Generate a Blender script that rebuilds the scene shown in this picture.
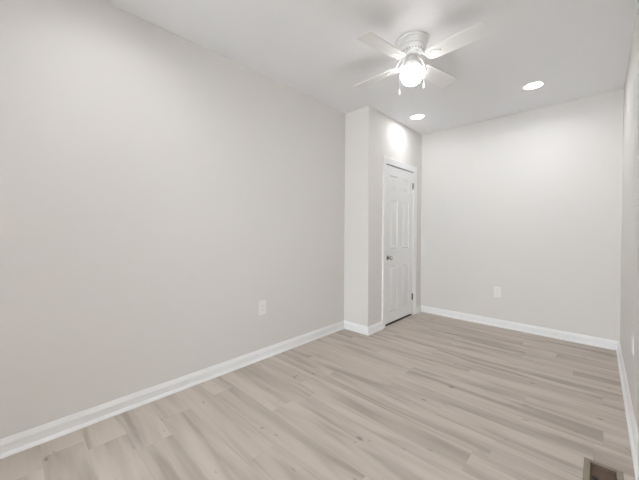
import bpy, bmesh, math
from mathutils import Matrix, Vector

for o in list(bpy.data.objects):
    bpy.data.objects.remove(o, do_unlink=True)
S = bpy.context.scene
C = S.collection
PI = math.pi

# ------------------------------------------------------------------ camera
XL, XR, YB, YF, H = -2.302, 0.1715, 4.298, -4.60, 2.668      # room faces
XC, YC = -1.948, 2.8875                                      # closet bump-out faces
CAM_H = 1.21
yaw, pitch, roll = 0.757735, -0.010703, 0.004269
fw = Vector((-math.sin(yaw) * math.cos(pitch), math.cos(yaw) * math.cos(pitch), math.sin(pitch)))
rt = Vector((math.cos(yaw), math.sin(yaw), 0))
up = rt.cross(fw)
r2 = rt * math.cos(roll) + up * math.sin(roll)
u2 = -rt * math.sin(roll) + up * math.cos(roll)
cd = bpy.data.cameras.new('camera')
cam = bpy.data.objects.new('camera', cd)
C.objects.link(cam)
cam.matrix_world = Matrix(((r2.x, u2.x, -fw.x, 0), (r2.y, u2.y, -fw.y, 0), (r2.z, u2.z, -fw.z, CAM_H), (0, 0, 0, 1)))
cd.sensor_width = 36.0
cd.sensor_fit = 'HORIZONTAL'
cd.lens = 294.6745 / 639 * 36
cd.shift_y = -5.78 / 639
cd.clip_start = 0.02
S.camera = cam

# ------------------------------------------------------------------ world, light levels, exposure
w = bpy.data.worlds.new('world')
S.world = w
w.use_nodes = True
w.node_tree.nodes['Background'].inputs[0].default_value = (0.90, 0.96, 1.03, 1)
SKY = 24.0
w.node_tree.nodes['Background'].inputs[1].default_value = SKY
RIGHT_FAR, LEFT_FAR, RIGHT_NEAR, LEFT_NEAR = 4.1, 2.4, 7.4, 2.6     # watts of the ceiling downlights
BEAM = math.radians(165)
GLOBE = 11.0           # emission of the fan's glass globe
S.view_settings.view_transform = 'Standard'
S.view_settings.look = 'None'
S.view_settings.gamma = 1.0
S.view_settings.use_curve_mapping = False
S.view_settings.exposure = 0.44
S.cycles.max_bounces = 16
S.cycles.diffuse_bounces = 12
S.cycles.use_denoising = True


# ------------------------------------------------------------------ materials
def mat(name, col, rough=0.5, metal=0.0, spec=0.5, bump=0.0, scale=200.0, vary=0.0, emit=None):
    m = bpy.data.materials.new(name)
    m.use_nodes = True
    nt = m.node_tree
    b = nt.nodes['Principled BSDF']
    b.inputs['Base Color'].default_value = (*col, 1)
    b.inputs['Roughness'].default_value = rough
    b.inputs['Metallic'].default_value = metal
    b.inputs['Specular IOR Level'].default_value = spec
    if emit:
        b.inputs['Emission Color'].default_value = (*emit[0], 1)
        b.inputs['Emission Strength'].default_value = emit[1]
    tc = nt.nodes.new('ShaderNodeTexCoord')
    n = nt.nodes.new('ShaderNodeTexNoise')
    n.inputs['Scale'].default_value = scale
    n.inputs['Detail'].default_value = 3
    nt.links.new(tc.outputs['Object'], n.inputs['Vector'])
    if bump:
        bp = nt.nodes.new('ShaderNodeBump')
        bp.inputs['Strength'].default_value = bump
        bp.inputs['Distance'].default_value = 0.001
        nt.links.new(n.outputs['Fac'], bp.inputs['Height'])
        nt.links.new(bp.outputs['Normal'], b.inputs['Normal'])
    if vary:
        mx = nt.nodes.new('ShaderNodeMixRGB')
        mx.inputs[1].default_value = (*[c * (1 - vary) for c in col], 1)
        mx.inputs[2].default_value = (*[min(1, c * (1 + vary)) for c in col], 1)
        nt.links.new(n.outputs['Fac'], mx.inputs[0])
        nt.links.new(mx.outputs[0], b.inputs['Base Color'])
    return m


M_WALL = mat('wall_paint', (0.75, 0.735, 0.716), 0.7, spec=0.25, bump=0.08, scale=350, vary=0.006)
M_CEIL = mat('ceiling_paint', (0.865, 0.88, 0.90), 0.8, spec=0.2, bump=0.08, scale=300, vary=0.006)
M_TRIM = mat('white_trim_paint', (0.88, 0.89, 0.895), 0.35, spec=0.5, bump=0.03, scale=150)
M_DOOR = mat('white_door_paint', (0.82, 0.83, 0.835), 0.4, spec=0.5, bump=0.04, scale=150)
M_PLATE = mat('white_plastic', (0.86, 0.85, 0.83), 0.3, bump=0.01)
M_SLOT = mat('grey_slot', (0.28, 0.28, 0.27), 0.6, bump=0.01)
M_NICKEL = mat('satin_nickel', (0.42, 0.41, 0.39), 0.22, metal=1.0, bump=0.02)
M_FAN = mat('white_fan_enamel', (0.82, 0.82, 0.815), 0.35, bump=0.01)
M_BLADE = mat('white_fan_blade', (0.80, 0.80, 0.79), 0.45, bump=0.03, scale=60)
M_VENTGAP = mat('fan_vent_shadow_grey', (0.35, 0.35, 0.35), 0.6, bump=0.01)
M_LENS = mat('downlight_lens', (0.9, 0.9, 0.9), 0.5, emit=((1.0, 0.99, 0.98), 5.0), bump=0.01)
M_GLOBE = mat('frosted_globe_glass', (0.9, 0.88, 0.86), 0.3, emit=((1.0, 0.985, 0.97), GLOBE), bump=0.01)
M_GAP_LEVER = mat('gap_shade_and_lever', (0.018, 0.016, 0.014), 0.6, bump=0.03, scale=80)  # black-brown of the damper lever, and the door gap's shade as colour
M_BLADE_TOP = mat('shadow_dark_blade_top', (0.26, 0.18, 0.11), 0.5, bump=0.04, scale=50, vary=0.1)  # dark blade tops, added to deepen the fan's ceiling shadows
M_REG = mat('tan_register_enamel', (0.27, 0.24, 0.19), 0.8, spec=0.0, bump=0.05, vary=0.05, scale=40)
M_DUCT = mat('brown_register_inside', (0.15, 0.108, 0.082), 0.85, spec=0.0, bump=0.05, vary=0.1, scale=30)


M_PANE = bpy.data.materials.new('fill_window_glass')
M_PANE.use_nodes = True
_n = M_PANE.node_tree
_n.nodes.remove(_n.nodes['Principled BSDF'])
_t = _n.nodes.new('ShaderNodeBsdfTransparent'); _g = _n.nodes.new('ShaderNodeBsdfGlossy'); _m = _n.nodes.new('ShaderNodeMixShader')
_g.inputs['Roughness'].default_value = 0.02
_m.inputs[0].default_value = 0.05
_n.links.new(_t.outputs[0], _m.inputs[1]); _n.links.new(_g.outputs[0], _m.inputs[2])
_n.links.new(_m.outputs[0], _n.nodes['Material Output'].inputs['Surface'])


def floor_material():
    m = bpy.data.materials.new('vinyl_plank_floor')
    m.use_nodes = True
    nt = m.node_tree
    N, L = nt.nodes, nt.links
    b = N['Principled BSDF']
    tc = N.new('ShaderNodeTexCoord')
    sep = N.new('ShaderNodeSeparateXYZ')
    L.new(tc.outputs['Object'], sep.inputs[0])

    def val(x):
        v = N.new('ShaderNodeValue'); v.outputs[0].default_value = x; return v.outputs[0]

    def mth(op, a, c=None, clamp=False):
        n = N.new('ShaderNodeMath'); n.operation = op; n.use_clamp = clamp
        for i, s in enumerate((a, c)):
            if s is None: continue
            if isinstance(s, (int, float)): n.inputs[i].default_value = s
            else: L.new(s, n.inputs[i])
        return n.outputs[0]

    def white(vec_xy):
        cb = N.new('ShaderNodeCombineXYZ')
        for i, s in enumerate(vec_xy):
            if isinstance(s, (int, float)): cb.inputs[i].default_value = s
            else: L.new(s, cb.inputs[i])
        wn = N.new('ShaderNodeTexWhiteNoise'); wn.noise_dimensions = '3D'
        L.new(cb.outputs[0], wn.inputs['Vector'])
        return wn.outputs['Value']

    PW, PL = 0.182, 1.22
    X, Y = sep.outputs[0], sep.outputs[1]
    yr = mth('DIVIDE', mth('ADD', Y, 10.075), PW)
    row = mth('FLOOR', yr)
    fy = mth('FRACT', yr)
    off = mth('MULTIPLY', white((row, 3.3, 1.7)), PL)
    xr = mth('DIVIDE', mth('ADD', mth('ADD', X, 20.0), off), PL)
    col = mth('FLOOR', xr)
    fx = mth('FRACT', xr)
    r1 = white((row, col, 0.5))
    r2_ = white((row, col, 7.5))

    def noise(sx, sy, scale, detail, rough, dist, seed):
        cb = N.new('ShaderNodeCombineXYZ')
        L.new(mth('ADD', mth('MULTIPLY', X, sx), mth('MULTIPLY', r1, 37.0)), cb.inputs[0])
        L.new(mth('MULTIPLY', Y, sy), cb.inputs[1])
        L.new(mth('ADD', mth('MULTIPLY', r2_, 51.0), seed), cb.inputs[2])
        n = N.new('ShaderNodeTexNoise')
        n.inputs['Scale'].default_value = scale
        n.inputs['Detail'].default_value = detail
        n.inputs['Roughness'].default_value = rough
        n.inputs['Distortion'].default_value = dist
        L.new(cb.outputs[0], n.inputs['Vector'])
        return n.outputs['Fac']

    broad = noise(0.85, 8.0, 1.0, 2.0, 0.5, 0.9, 0.0)      # wide soft dark bands
    fine = noise(2.0, 24.0, 1.0, 3.0, 0.55, 1.5, 5.0)      # narrow grain
    knot = noise(11.0, 26.0, 1.0, 1.0, 0.4, 0.0, 9.0)       # scattered small knots

    def ramp(fac, stops):
        r = N.new('ShaderNodeValToRGB')
        el = r.color_ramp.elements
        while len(el) < len(stops): el.new(0.5)
        for e, (p_, c_) in zip(el, stops):
            e.position = p_
            e.color = (*c_, 1) if isinstance(c_, tuple) else (c_, c_, c_, 1)
        L.new(fac, r.inputs[0])
        return r.outputs[0]

    tone = mth('ADD', mth('MULTIPLY', broad, 0.82), mth('ADD', mth('MULTIPLY', fine, 0.15), mth('MULTIPLY', r1, 0.05)))
    base = ramp(tone, [(0.36, FLOOR_DARK), (0.50, FLOOR_MID), (0.64, FLOOR_LIGHT)])
    kn = ramp(knot, [(0.735, 1.0), (0.82, 0.55)])
    mx = N.new('ShaderNodeMixRGB'); mx.blend_type = 'MULTIPLY'; mx.inputs[0].default_value = 1.0
    L.new(base, mx.inputs[1]); L.new(kn, mx.inputs[2])
    # seams between planks
    ey = mth('LESS_THAN', mth('MINIMUM', fy, mth('SUBTRACT', 1.0, fy)), 0.006)
    ex = mth('LESS_THAN', mth('MINIMUM', fx, mth('SUBTRACT', 1.0, fx)), 0.0011)
    seam = mth('MAXIMUM', ey, ex)
    mx2 = N.new('ShaderNodeMixRGB'); mx2.blend_type = 'MULTIPLY'
    L.new(mth('MULTIPLY', seam, 0.25), mx2.inputs[0])
    L.new(mx.outputs[0], mx2.inputs[1]); mx2.inputs[2].default_value = (0.75, 0.73, 0.71, 1)
    L.new(mx2.outputs[0], b.inputs['Base Color'])
    b.inputs['Roughness'].default_value = 0.5
    b.inputs['Specular IOR Level'].default_value = 0.35
    bp = N.new('ShaderNodeBump'); bp.inputs['Strength'].default_value = 0.08; bp.inputs['Distance'].default_value = 0.001
    L.new(fine, bp.inputs['Height']); L.new(bp.outputs[0], b.inputs['Normal'])
    return m


FLOOR_DARK, FLOOR_MID, FLOOR_LIGHT = (0.36, 0.313, 0.271), (0.48, 0.425, 0.375), (0.55, 0.493, 0.44)
M_FLOOR = floor_material()


# ------------------------------------------------------------------ mesh helpers
def link(name, bm, m, parent=None, smooth=False, loc=None, bevel=0.0):
    bmesh.ops.recalc_face_normals(bm, faces=bm.faces)
    me = bpy.data.meshes.new(name)
    bm.to_mesh(me)
    bm.free()
    me.materials.append(m)
    if smooth:
        for p in me.polygons: p.use_smooth = True
        me.set_sharp_from_angle(angle=math.radians(38))
    o = bpy.data.objects.new(name, me)
    C.objects.link(o)
    if loc: o.location = loc
    if parent: o.parent = parent
    if bevel:
        bv = o.modifiers.new('bevel', 'BEVEL'); bv.width = bevel; bv.segments = 2; bv.limit_method = 'ANGLE'
    return o


def box(bm, x0, x1, y0, y1, z0, z1):
    v = [bm.verts.new((x, y, z)) for x in (x0, x1) for y in (y0, y1) for z in (z0, z1)]
    for f in ((0, 1, 3, 2), (4, 6, 7, 5), (0, 4, 5, 1), (2, 3, 7, 6), (0, 2, 6, 4), (1, 5, 7, 3)):
        bm.faces.new([v[i] for i in f])


def boxes(*bs):
    bm = bmesh.new()
    for b in bs: box(bm, *b)
    return bm


def lathe(bm, prof, n=48, mtx=None):
    """revolve (radius, z) pairs about Z; zero radius closes to a point"""
    rings = []
    for r, z in prof:
        if r < 1e-6:
            rings.append([bm.verts.new((0, 0, z))])
        else:
            rings.append([bm.verts.new((r * math.cos(2 * PI * i / n), r * math.sin(2 * PI * i / n), z)) for i in range(n)])
    for a, b in zip(rings, rings[1:]):
        for i in range(n):
            j = (i + 1) % n
            if len(a) == 1 and len(b) == 1: continue
            if len(a) == 1: bm.faces.new((a[0], b[i], b[j]))
            elif len(b) == 1: bm.faces.new((a[i], a[j], b[0]))
            else: bm.faces.new((a[i], a[j], b[j], b[i]))
    if mtx is not None:
        bmesh.ops.transform(bm, matrix=mtx, verts=[v for r in rings for v in r])


def tube(bm, pts, rad, n=10):
    """round bar along a polyline; rad is one radius or one per point"""
    pts = [Vector(p) for p in pts]
    rads = rad if isinstance(rad, (list, tuple)) else [rad] * len(pts)
    rings = []
    ref = None
    for i, p in enumerate(pts):
        d = (pts[min(i + 1, len(pts) - 1)] - pts[max(i - 1, 0)]).normalized()
        a = Vector((0, 0, 1)) if abs(d.z) < 0.95 else Vector((1, 0, 0))
        if ref is not None: a = ref
        s = d.cross(a).normalized(); t = s.cross(d).normalized(); ref = t
        rings.append([bm.verts.new(p + (s * math.cos(2 * PI * k / n) + t * math.sin(2 * PI * k / n)) * rads[i]) for k in range(n)])
    for a, b in zip(rings, rings[1:]):
        for k in range(n):
            j = (k + 1) % n
            bm.faces.new((a[k], a[j], b[j], b[k]))
    bm.faces.new(rings[0]); bm.faces.new(rings[-1][::-1])


def prism(bm, outline, z0, z1, mtx=None):
    lo = [bm.verts.new((x, y, z0)) for x, y in outline]
    hi = [bm.verts.new((x, y, z1)) for x, y in outline]
    n = len(outline)
    for i in range(n):
        j = (i + 1) % n
        bm.faces.new((lo[i], lo[j], hi[j], hi[i]))
    bm.faces.new(lo[::-1]); bm.faces.new(hi)
    if mtx is not None: bmesh.ops.transform(bm, matrix=mtx, verts=lo + hi)


def tag(o, label, cat, group=None, kind=None):
    o['label'] = label
    o['category'] = cat
    if group: o['group'] = group
    if kind: o['kind'] = kind
    return o


def struct(o, label, cat):
    return tag(o, label, cat, kind='structure')


def empty(name, loc):
    o = bpy.data.objects.new(name, None)
    C.objects.link(o)
    o.location = loc
    o.empty_display_size = 0.05
    return o


# ------------------------------------------------------------------ room shell
T = 0.10
RX0, RX1, RY0, RY1 = -0.022, 0.083, 1.835, 2.111           # duct opening under the floor register
bm = bmesh.new()
xs = (XL - T, RX0, RX1, XR + T)
ys = (YF - T, RY0, RY1, YB + T)
for i in range(3):
    for j in range(3):
        if i == 1 and j == 1: continue
        for z, flip in ((0.0, 0), (-0.12, 1)):
            q = [(xs[i], ys[j], z), (xs[i + 1], ys[j], z), (xs[i + 1], ys[j + 1], z), (xs[i], ys[j + 1], z)]
            bm.faces.new([bm.verts.new(c) for c in q])
for a, b in (((xs[0], ys[0]), (xs[3], ys[0])), ((xs[3], ys[0]), (xs[3], ys[3])), ((xs[3], ys[3]), (xs[0], ys[3])), ((xs[0], ys[3]), (xs[0], ys[0])),
             ((RX0, RY0), (RX1, RY0)), ((RX1, RY0), (RX1, RY1)), ((RX1, RY1), (RX0, RY1)), ((RX0, RY1), (RX0, RY0))):
    bm.faces.new([bm.verts.new(c) for c in ((*a, 0), (*b, 0), (*b, -0.12), (*a, -0.12))])
bmesh.ops.remove_doubles(bm, verts=bm.verts, dist=1e-5)
struct(link('floor', bm, M_FLOOR), 'pale greige wood-look plank floor running across the whole room', 'floor')

struct(link('ceiling', boxes((XL - T, XR + T, YF - T, YB + T, H, H + T)), M_CEIL), 'flat white painted ceiling over the whole room', 'ceiling')
struct(link('wall_left', boxes((XL - T, XL, YF - T, YB + T, 0, H)), M_WALL), 'long light greige wall along the left side', 'wall')
struct(link('wall_right', boxes((XR, XR + T, YF - T, YB + T, 0, H)), M_WALL), 'light greige wall at the right edge of the photo', 'wall')
struct(link('wall_back', boxes((XL, XR, YB, YB + T, 0, H)), M_WALL), 'light greige far wall facing the viewer right of the door', 'wall')
WX0, WX1, WZ0, WZ1 = -1.05, 0.05, 0.45, 2.25                 # unseen window added behind the viewer as fill light
struct(link('wall_front', boxes((XL, WX0, YF - T, YF, 0, H), (WX1, XR, YF - T, YF, 0, H), (WX0, WX1, YF - T, YF, 0, WZ0), (WX0, WX1, YF - T, YF, WZ1, H)), M_WALL), 'light greige wall behind the viewer', 'wall')
struct(link('light_blocking_stub', boxes((XL, -1.80, -0.72, -0.60, 0, H)), M_WALL), 'unseen greige stub wall added behind the viewer to block window light', 'wall')  # unseen stub, added to keep window light off the near left wall
DY0, DY1, DZ = 3.268, 4.026, 2.064                            # door opening
CT = 0.09
struct(link('wall_closet', boxes((XL, XC, YC, YC + CT, 0, H),
                                 (XC - CT, XC, YC + CT, DY0, 0, H),
                                 (XC - CT, XC, DY1, YB, 0, H),
                                 (XC - CT, XC, DY0, DY1, DZ, H)), M_WALL),
       'projecting greige closet wall that holds the white door', 'wall')

# baseboards: one moulded board with shoe moulding per wall, mitred at the corners
PROF = [(0, 0), (0.027, 0), (0.0265, 0.006), (0.0245, 0.0115), (0.021, 0.016), (0.0165, 0.0185),
        (0.0125, 0.021), (0.0125, 0.058), (0.0158, 0.0605), (0.0162, 0.064), (0.0150, 0.0675), (0.0112, 0.076), (0.0080, 0.083), (0.0060, 0.090), (0.0035, 0.0935), (0, 0.094)]


def baseboard(name, segs, label):
    """segs: (p0, p1, inward normal, mitre at p0, mitre at p1): -1 inside corner, +1 outside corner, 0 square end"""
    bm = bmesh.new()
    for p0, p1, n, m0, m1 in segs:
        p0, p1, n = Vector(p0), Vector(p1), Vector(n)
        d = (p1 - p0).normalized()
        a = [bm.verts.new((*(p0 + n * q - d * (q * m0)), z)) for q, z in PROF]
        b = [bm.verts.new((*(p1 + n * q + d * (q * m1)), z)) for q, z in PROF]
        k = len(PROF)
        for i in range(k - 1):
            bm.faces.new((a[i], a[i + 1], b[i + 1], b[i]))
        bm.faces.new(a[::-1]); bm.faces.new(b)
        bm.faces.new((a[0], b[0], b[-1], a[-1]))
    struct(link(name, bm, M_TRIM, smooth=True), label, 'baseboard')


fill_win = struct(empty('fill_window', ((WX0 + WX1) / 2, YF - 0.05, WZ0)), 'unseen window added behind the viewer to fill the room with light', 'added window')  # unseen window, added to let sky light fill the room
ww, wh = (WX1 - WX0) / 2, WZ1 - WZ0
e = 0.002
link('fill_window_frame', boxes((-ww + e, -ww + 0.045, -0.04, 0.04, e, wh - e), (ww - 0.045, ww - e, -0.04, 0.04, e, wh - e), (-ww + 0.045, ww - 0.045, -0.04, 0.04, e, 0.05),
                           (-ww + 0.045, ww - 0.045, -0.04, 0.04, wh - 0.05, wh - e), (-ww + 0.045, ww - 0.045, -0.03, 0.03, wh / 2 - 0.025, wh / 2 + 0.025)), M_TRIM, fill_win)
link('fill_window_pane', boxes((-ww + 0.045, ww - 0.045, -0.003, 0.003, 0.05, wh / 2 - 0.025), (-ww + 0.045, ww - 0.045, -0.003, 0.003, wh / 2 + 0.025, wh - 0.05)), M_PANE, fill_win)
CW = 0.082                                                    # casing width
baseboard('baseboard_left', [((XL, -0.60), (XL, YC), (1, 0), 0, -1)], 'long white baseboard at the foot of the left wall')
baseboard('baseboard_closet', [((XL, YC), (XC, YC), (0, -1), -1, 1), ((XC, YC), (XC, DY0 - CW), (1, 0), 1, 0)],
          'short white baseboard wrapping the closet corner left of the door')
baseboard('baseboard_alcove', [((XC, DY1 + CW), (XC, YB), (1, 0), 0, -1)], 'tiny white baseboard piece between door casing and far corner')
baseboard('baseboard_back', [((XL + (XC - XL), YB), (XR, YB), (0, -1), -1, -1)], 'white baseboard at the foot of the far wall')
baseboard('baseboard_right', [((XR, YB), (XR, YF), (-1, 0), -1, -1)], 'white baseboard at the foot of the right wall')
baseboard('baseboard_front', [((XR, YF), (XL, YF), (0, 1), -1, -1)], 'white baseboard at the foot of the wall behind the viewer')

# ------------------------------------------------------------------ door casing (one mitred frame with an ogee profile)
CP = [(0, 0), (0, 0.008), (0.004, 0.0105), (0.014, 0.0105), (0.022, 0.0125), (0.046, 0.0145), (0.058, 0.018), (0.066, 0.020), (0.078, 0.020), (CW, 0.0175), (CW, 0)]
bm = bmesh.new()
path = [((DY0, 0), (-1, 0)), ((DY0, DZ), (-1, 1)), ((DY1, DZ), (1, 1)), ((DY1, 0), (1, 0))]
rings = []
for (y, z), (oy, oz) in path:
    rings.append([bm.verts.new((XC + d, y + oy * q, z + oz * q)) for q, d in CP])
for a, b in zip(rings, rings[1:]):
    for i in range(len(CP) - 1):
        bm.faces.new((a[i], a[i + 1], b[i + 1], b[i]))
for r in (rings[0], rings[-1]): bm.faces.new(r)
struct(link('trim_1', bm, M_TRIM, smooth=True), 'white moulded casing around the closet door', 'door casing')

# ------------------------------------------------------------------ six-panel door
SY0, SY1, SZ0, SZ1 = 3.272, 4.021, 0.028, 2.053
XD = XC - 0.004
door = struct(empty('door_1', (XC - 0.02, (SY0 + SY1) / 2, SZ0)), 'white six-panel closet door with a satin nickel knob', 'door')
DO = Vector(door.location)
cols = ((3.384, 3.586), (3.708, 3.910))
rows = ((0.165, 0.770), (0.980, 1.620), (1.745, 1.935))
bm = bmesh.new()
ycut = [SY0, *cols[0], *cols[1], SY1]
zcut = [SZ0, *rows[0], *rows[1], *rows[2], SZ1]


def vd(d, y, z): return bm.verts.new(Vector((XD + d, y, z)) - DO)


for i in range(5):
    for j in range(7):
        y0, y1, z0, z1 = ycut[i], ycut[i + 1], zcut[j], zcut[j + 1]
        if i in (1, 3) and j in (1, 3, 5):
            prev = None
            for ins, d in ((0, 0), (0.004, -0.003), (0.011, -0.012), (0.024, -0.012), (0.048, -0.002)):
                ring = [vd(d, y0 + ins, z0 + ins), vd(d, y1 - ins, z0 + ins), vd(d, y1 - ins, z1 - ins), vd(d, y0 + ins, z1 - ins)]
                if prev:
                    for k in range(4):
                        bm.faces.new((prev[k], prev[(k + 1) % 4], ring[(k + 1) % 4], ring[k]))
                prev = ring
            bm.faces.new(prev)
        else:
            bm.faces.new([vd(0, y0, z0), vd(0, y1, z0), vd(0, y1, z1), vd(0, y0, z1)])
bm.faces.new([vd(-0.035, a, b) for a, b in ((SY0, SZ0), (SY1, SZ0), (SY1, SZ1), (SY0, SZ1))])
for a, b in (((SY0, SZ0), (SY1, SZ0)), ((SY1, SZ0), (SY1, SZ1)), ((SY1, SZ1), (SY0, SZ1)), ((SY0, SZ1), (SY0, SZ0))):
    bm.faces.new([vd(0, *a), vd(0, *b), vd(-0.035, *b), vd(-0.035, *a)])
bmesh.ops.remove_doubles(bm, verts=bm.verts, dist=1e-5)
link('door_panel', bm, M_DOOR, door)

struct(link('door_gap_shade', boxes((XD - 0.060, XD - 0.001, DY0 + 0.001, DY1 - 0.001, 0.0, 0.006)), M_GAP_LEVER, bevel=0.001), 'dark strip painting in the shade of the gap under the closet door', 'painted shade')  # dark strip added to paint the shade of the gap below the door

# knob: rosette, neck and ball turned about the X axis
toX = Matrix.Rotation(PI / 2, 4, 'Y')
kb = bmesh.new()
lathe(kb, [(0, 0), (0.032, 0), (0.032, 0.003), (0.029, 0.007), (0.016, 0.010), (0.011, 0.013)], 32, toX)
ros = link('knob_rosette', kb, M_NICKEL, door, smooth=True, loc=Vector((XD, 3.334, 0.872)) - DO)
kb = bmesh.new()
lathe(kb, [(0.010, 0.010), (0.010, 0.028), (0.015, 0.033), (0.023, 0.039), (0.027, 0.047), (0.027, 0.054), (0.024, 0.061), (0.016, 0.065), (0, 0.066)], 32, toX)
kn = link('door_knob', kb, M_NICKEL, door, smooth=True, loc=Vector((XD, 3.334, 0.872)) - DO)
ros['label'] = 'round satin nickel rosette'
kn['label'] = 'satin nickel round knob'
for zc in (1.860, 0.268):
    hb = bmesh.new()
    box(hb, 0.0, 0.0015, -0.018, -0.001, -0.045, 0.045)
    hinge = link('hinge', hb, M_NICKEL, door, loc=Vector((XD + 0.0003, 4.021, zc)) - DO)
    hinge['label'] = 'grey metal hinge'
    pb = bmesh.new()
    for k in range(5):
        z0 = -0.045 + k * 0.018
        tube(pb, [(0.007, 0.002, z0), (0.007, 0.002, z0 + 0.017)], 0.0068, 12)
    tube(pb, [(0.007, 0.002, -0.048), (0.007, 0.002, 0.049)], 0.0050, 10)
    link('hinge_barrel', pb, M_NICKEL, hinge, smooth=True)


# ------------------------------------------------------------------ wall outlets
def rrect(w, h, r, n=5):
    pts = []
    for cx, cy, a0 in ((w / 2 - r, h / 2 - r, 0), (-w / 2 + r, h / 2 - r, PI / 2), (-w / 2 + r, -h / 2 + r, PI), (w / 2 - r, -h / 2 + r, 1.5 * PI)):
        for k in range(n + 1):
            a = a0 + PI / 2 * k / n
            pts.append((cx + r * math.cos(a), cy + r * math.sin(a)))
    return pts


def outlet(loc, normal, w, h, label):
    """local axes: x along the wall, y up, z out of the wall"""
    z = Vector(normal); y = Vector((0, 0, 1)); x = y.cross(z)
    rot = Matrix((x, y, z)).transposed().to_4x4()
    root = tag(empty('wall_outlet', loc), label, 'outlet', 'electrical outlets on the walls')
    root.rotation_euler = rot.to_euler()
    bm = bmesh.new()
    lo, hi = rrect(w, h, 0.006), rrect(w - 0.008, h - 0.008, 0.005)
    a = [bm.verts.new((*p, 0.0)) for p in lo]
    b = [bm.verts.new((*p, 0.003)) for p in lo]
    c = [bm.verts.new((*p, 0.0062)) for p in hi]
    n = len(lo)
    for q, r in ((a, b), (b, c)):
        for i in range(n): bm.faces.new((q[i], q[(i + 1) % n], r[(i + 1) % n], r[i]))
    bm.faces.new(a[::-1]); bm.faces.new(c)
    link('cover_plate', bm, M_PLATE, root)
    for sy in (1, -1):
        bm = bmesh.new()
        prism(bm, [(max(-0.0145, min(0.0145, px)), py + sy * 0.0195) for px, py in rrect(0.034, 0.028, 0.0135, 8)], 0.006, 0.0082)
        rc = link('receptacle', bm, M_PLATE, root)
        bm = bmesh.new()
        for sx, hh in ((-0.0062, 0.0045), (0.0062, 0.0036)):
            box(bm, sx - 0.0011, sx + 0.0011, sy * 0.0195 + 0.003 - hh, sy * 0.0195 + 0.003 + hh, 0.0082, 0.0084)
        prism(bm, [(0.0024 * math.cos(k * PI / 6), sy * 0.0195 - 0.0075 + 0.0024 * math.sin(k * PI / 6)) for k in range(12)], 0.0082, 0.0084)
        link('slot', bm, M_SLOT, rc)
    bm = bmesh.new()
    lathe(bm, [(0.0034, 0.0062), (0.0032, 0.0072), (0, 0.0076)], 16)
    link('screw', bm, M_PLATE, root, smooth=True)
    return root


outlet((XL, 1.648, 0.484), (1, 0, 0), 0.088, 0.134, 'white outlet plate low on the long left wall')
outlet((-0.930, YB, 0.440), (0, -1, 0), 0.080, 0.135, 'white outlet plate low on the far wall')
outlet((XR, 2.760, 0.490), (-1, 0, 0), 0.080, 0.125, 'white outlet plate seen edge-on at the right wall')


# ------------------------------------------------------------------ recessed downlights
def downlight(x, y, watts, label, beam=BEAM):
    root = tag(empty('recessed_light', (x, y, H)), label, 'ceiling light', 'recessed lights in the ceiling')
    bm = bmesh.new()
    lathe(bm, [(0.076, 0.0), (0.098, 0.0), (0.0985, -0.002), (0.096, -0.0045), (0.082, -0.0075), (0.0765, -0.007), (0.076, 0.0)], 56)
    link('trim_ring', bm, M_FAN, root, smooth=True)
    bm = bmesh.new()
    lathe(bm, [(0.0762, -0.0005), (0.0762, -0.0045), (0.070, -0.0055), (0, -0.0060)], 48)
    ln = link('lens', bm, M_LENS, root, smooth=True)
    ln['label'] = 'glowing white lens'
    ld = bpy.data.lights.new('lamp', 'AREA')
    ld.shape = 'DISK'; ld.size = 0.13; ld.energy = watts; ld.color = (0.975, 0.99, 1.0); ld.spread = beam
    lo = bpy.data.objects.new('lamp', ld)
    C.objects.link(lo); lo.parent = root; lo.location = (0, 0, -0.0085)


downlight(-0.485, 3.593, RIGHT_FAR, 'lit round recessed light near the right wall, beyond the fan')
downlight(-1.680, 3.575, LEFT_FAR, 'lit round recessed light beside the closet wall above the door', math.radians(179))
downlight(-0.485, 0.680, RIGHT_NEAR, 'lit round recessed light at the near end above the viewer')
downlight(-1.680, 0.420, LEFT_NEAR, 'lit round recessed light at the near end by the long left wall')

# ------------------------------------------------------------------ ceiling fan
FX, FY = -1.050, 2.130
fan = tag(empty('ceiling_fan', (FX, FY, H)), 'white four-blade hugger ceiling fan with a lit globe and two pull chains', 'ceiling fan')


def fz(z): return z - H


bm = bmesh.new()
lathe(bm, [(0.112, 0), (0.112, -0.005), (0.121, -0.005), (0.122, -0.009), (0.121, -0.016), (0.114, -0.020), (0.112, -0.0205)], 64)
link('mounting_ring', bm, M_FAN, fan, smooth=True)
bm = bmesh.new()
lathe(bm, [(0.110, -0.018), (0.112, -0.024), (0.110, -0.036), (0.106, -0.038), (0.106, -0.041), (0.108, -0.044), (0.105, -0.058), (0.100, -0.060),
           (0.100, -0.063), (0.102, -0.066), (0.097, -0.082), (0.088, -0.092), (0.078, -0.097), (0.070, -0.099), (0, -0.099)], 64)
link('motor_housing', bm, M_FAN, fan, smooth=True)
bm = bmesh.new()
for k in range(24):
    a = 2 * PI * k / 24
    rm = Matrix.Rotation(a, 4, 'Z')
    s = len(bm.verts)
    box(bm, 0.0805, 0.0885, -0.0045, 0.0045, -0.0965, -0.0905)
    bm.verts.ensure_lookup_table()
    bmesh.ops.transform(bm, matrix=rm, verts=bm.verts[s:])
ve = link('vent_slots', bm, M_VENTGAP, fan)
ve['label'] = 'ring of grey vent slots'
bm = bmesh.new()
lathe(bm, [(0, -0.099), (0.062, -0.099), (0.064, -0.103), (0.064, -0.116), (0.060, -0.121), (0.045, -0.124), (0, -0.124)], 48)
link('flywheel', bm, M_FAN, fan, smooth=True)
bm = bmesh.new()
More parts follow.
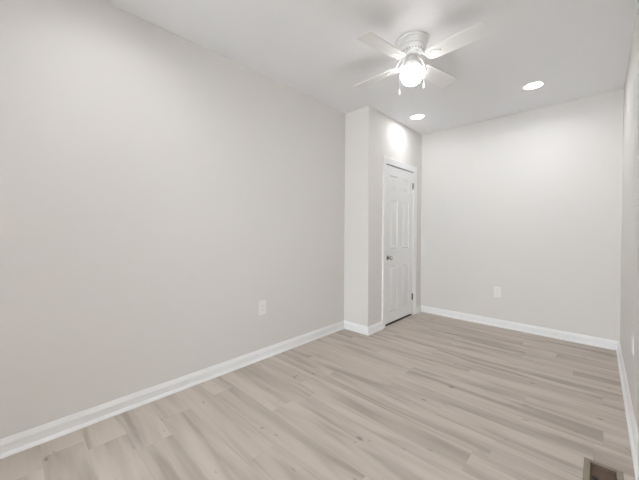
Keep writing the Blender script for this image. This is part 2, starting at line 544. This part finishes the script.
lathe(bm, [(0, -0.122), (0.034, -0.122), (0.036, -0.127), (0.036, -0.152), (0.032, -0.158), (0.030, -0.166), (0.034, -0.172), (0.050, -0.178), (0.061, -0.184), (0.064, -0.190),
           (0.064, -0.207), (0.061, -0.209), (0.059, -0.207), (0.059, -0.192), (0, -0.188)], 48)
link('light_fitter', bm, M_FAN, fan, smooth=True)
bm = bmesh.new()
lathe(bm, [(0.056, -0.198), (0.057, -0.208), (0.063, -0.214), (0.0740, -0.224), (0.0793, -0.239), (0.0803, -0.257), (0.0782, -0.277), (0.0725, -0.297), (0.0619, -0.313),
           (0.0473, -0.324), (0.028, -0.3315), (0.0137, -0.335), (0.0105, -0.339), (0.005, -0.343), (0, -0.344)], 64)
gl = link('globe', bm, M_GLOBE, fan, smooth=True)
gl['label'] = 'glowing frosted white glass globe'

BZ = -0.166                                                   # blade plane under the ceiling
PITCH = math.radians(-12)


def blade_outline():
    r0, r1 = 0.118, 0.532
    wa, wb = 0.053, 0.068
    pts = []
    for k in range(7):                                        # rounded root
        a = PI / 2 + PI * k / 6
        pts.append((r0 + 0.030 + 0.030 * math.cos(a), wa * math.sin(a)))
    pts.append((0.30, -0.0605))
    rc = 0.022
    for k in range(6):
        a = -PI / 2 + PI / 2 * k / 5
        pts.append((r1 - rc + rc * math.cos(a), -wb + rc + rc * math.sin(a)))
    for k in range(6):
        a = PI / 2 * k / 5
        pts.append((r1 - rc + rc * math.cos(a), wb - rc + rc * math.sin(a)))
    pts.append((0.30, 0.0605))
    return pts


PM = Matrix.Translation((0, 0, BZ)) @ Matrix.Rotation(PITCH, 4, 'X')
bm = bmesh.new()
prism(bm, blade_outline(), -0.003, 0.003, PM)
blade0 = link('blade', bm, M_BLADE, fan, bevel=0.0012)
blade0.data.materials.append(M_BLADE_TOP)                           # unseen upper face coloured dark to deepen the shadow on the ceiling
for f in blade0.data.polygons:
    if f.normal.z > 0.8: f.material_index = 1
bm = bmesh.new()
# curled bracket: two swooping arms from the hub to a three-lobed plate under the blade root
for s in (-1, 1):
    pts = [(0.058, s * 0.010, -0.110), (0.078, s * 0.016, -0.112), (0.094, s * 0.024, -0.124), (0.106, s * 0.030, -0.146), (0.120, s * 0.030, -0.166),
           (0.140, s * 0.024, BZ - 0.010), (0.165, s * 0.014, BZ - 0.008)]
    tube(bm, pts, [0.0065, 0.0065, 0.0062, 0.006, 0.006, 0.0055, 0.005], 10)
plate = []
for k in range(36):
    a = 2 * PI * k / 36
    r = 0.030 + 0.007 * math.cos(3 * a)
    plate.append((0.185 + r * 1.15 * math.cos(a), r * math.sin(a)))
prism(bm, plate, -0.0075, -0.0032, PM)
for px, py in ((0.222, 0.0), (0.168, 0.024), (0.168, -0.024)):
    lathe(bm, [(0, -0.0105), (0.004, -0.0095), (0.005, -0.0070)], 12, PM @ Matrix.Translation((px, py, 0)))
iron0 = link('blade_bracket', bm, M_FAN, blade0, smooth=True)
for k, ang in enumerate((-4.5, 81, 176, 260)):
    if k == 0:
        b_ = blade0
    else:
        b_ = blade0.copy(); C.objects.link(b_); b_.parent = fan
        i_ = iron0.copy(); C.objects.link(i_); i_.parent = b_
    b_.rotation_euler = (0, 0, math.radians(ang))

for (cx, cy), zend in (((-1.108, 2.074), 2.254), ((-0.9955, 2.1805), 2.305)):
    cx -= FX; cy -= FY
    d = Vector((cx, cy, 0)).normalized()
    q = d * 0.066
    bm = bmesh.new()
    zt = -0.186
    tube(bm, [(q.x, q.y, zt), (d.x * 0.078, d.y * 0.078, zt - 0.002), (d.x * 0.090, d.y * 0.090, zt - 0.012), (d.x * 0.0925, d.y * 0.0925, zt - 0.04), (d.x * 0.0925, d.y * 0.0925, fz(zend) + 0.04)], 0.0013, 8)
    ch = link('pull_chain', bm, M_FAN, fan, smooth=True)
    bm = bmesh.new()
    lathe(bm, [(0, 0.046), (0.003, 0.045), (0.0045, 0.038), (0.0065, 0.014), (0.0070, 0.006), (0.005, 0.001), (0, 0)], 16)
    link('pull_fob', bm, M_FAN, ch, smooth=True, loc=(d.x * 0.0925, d.y * 0.0925, fz(zend)))

# ------------------------------------------------------------------ floor register
reg = tag(empty('floor_register', ((RX0 + RX1) / 2, (RY0 + RY1) / 2, 0)), 'tan metal floor register with a dark brown opening by the right wall', 'floor vent')
ox, oy = reg.location.x, reg.location.y
hx, hy = (RX1 - RX0) / 2, (RY1 - RY0) / 2
bm = bmesh.new()
prev = None
for gx, gy, z in ((hx + 0.021, hy + 0.013, 0.0), (hx + 0.019, hy + 0.0115, 0.0025), (hx + 0.012, hy + 0.007, 0.005), (hx - 0.003, hy - 0.003, 0.005), (hx - 0.004, hy - 0.004, 0.003), (hx - 0.004, hy - 0.004, -0.012)):
    ring = [bm.verts.new((sx * gx, sy * gy, z)) for sx, sy in ((-1, -1), (1, -1), (1, 1), (-1, 1))]
    if prev:
        for k in range(4): bm.faces.new((prev[k], prev[(k + 1) % 4], ring[(k + 1) % 4], ring[k]))
    prev = ring
link('frame', bm, M_REG, reg)
ix, iy = hx - 0.0045, hy - 0.0045
bm = boxes((-ix, -ix + 0.0015, -iy, iy, -0.055, -0.002), (ix - 0.0015, ix, -iy, iy, -0.055, -0.002),
           (-ix, ix, -iy, -iy + 0.0015, -0.055, -0.002), (-ix, ix, iy - 0.0015, iy, -0.055, -0.002),
           (-hx - 0.004, hx + 0.004, -hy - 0.004, hy + 0.004, -0.125, -0.1205), (-ix, ix, -iy, iy, -0.0565, -0.055))  # bottom plates added to block sky light leaking up through the duct
du = link('duct_collar', bm, M_DUCT, reg)
du['label'] = 'dark brown metal collar with added light-blocking base'
bm = bmesh.new()
box(bm, -ix + 0.003, ix - 0.003, -iy + 0.003, iy - 0.003, -0.020, -0.0185)
dm = link('damper', bm, M_DUCT, reg)
dm['label'] = 'dark brown closed damper plate'
bm = bmesh.new()
tube(bm, [(-0.028, 0.02, -0.0185), (-0.028, 0.02, -0.008)], 0.005, 12)
box(bm, -0.040, -0.016, 0.013, 0.027, -0.008, -0.003)
link('damper_lever', bm, M_GAP_LEVER, reg)
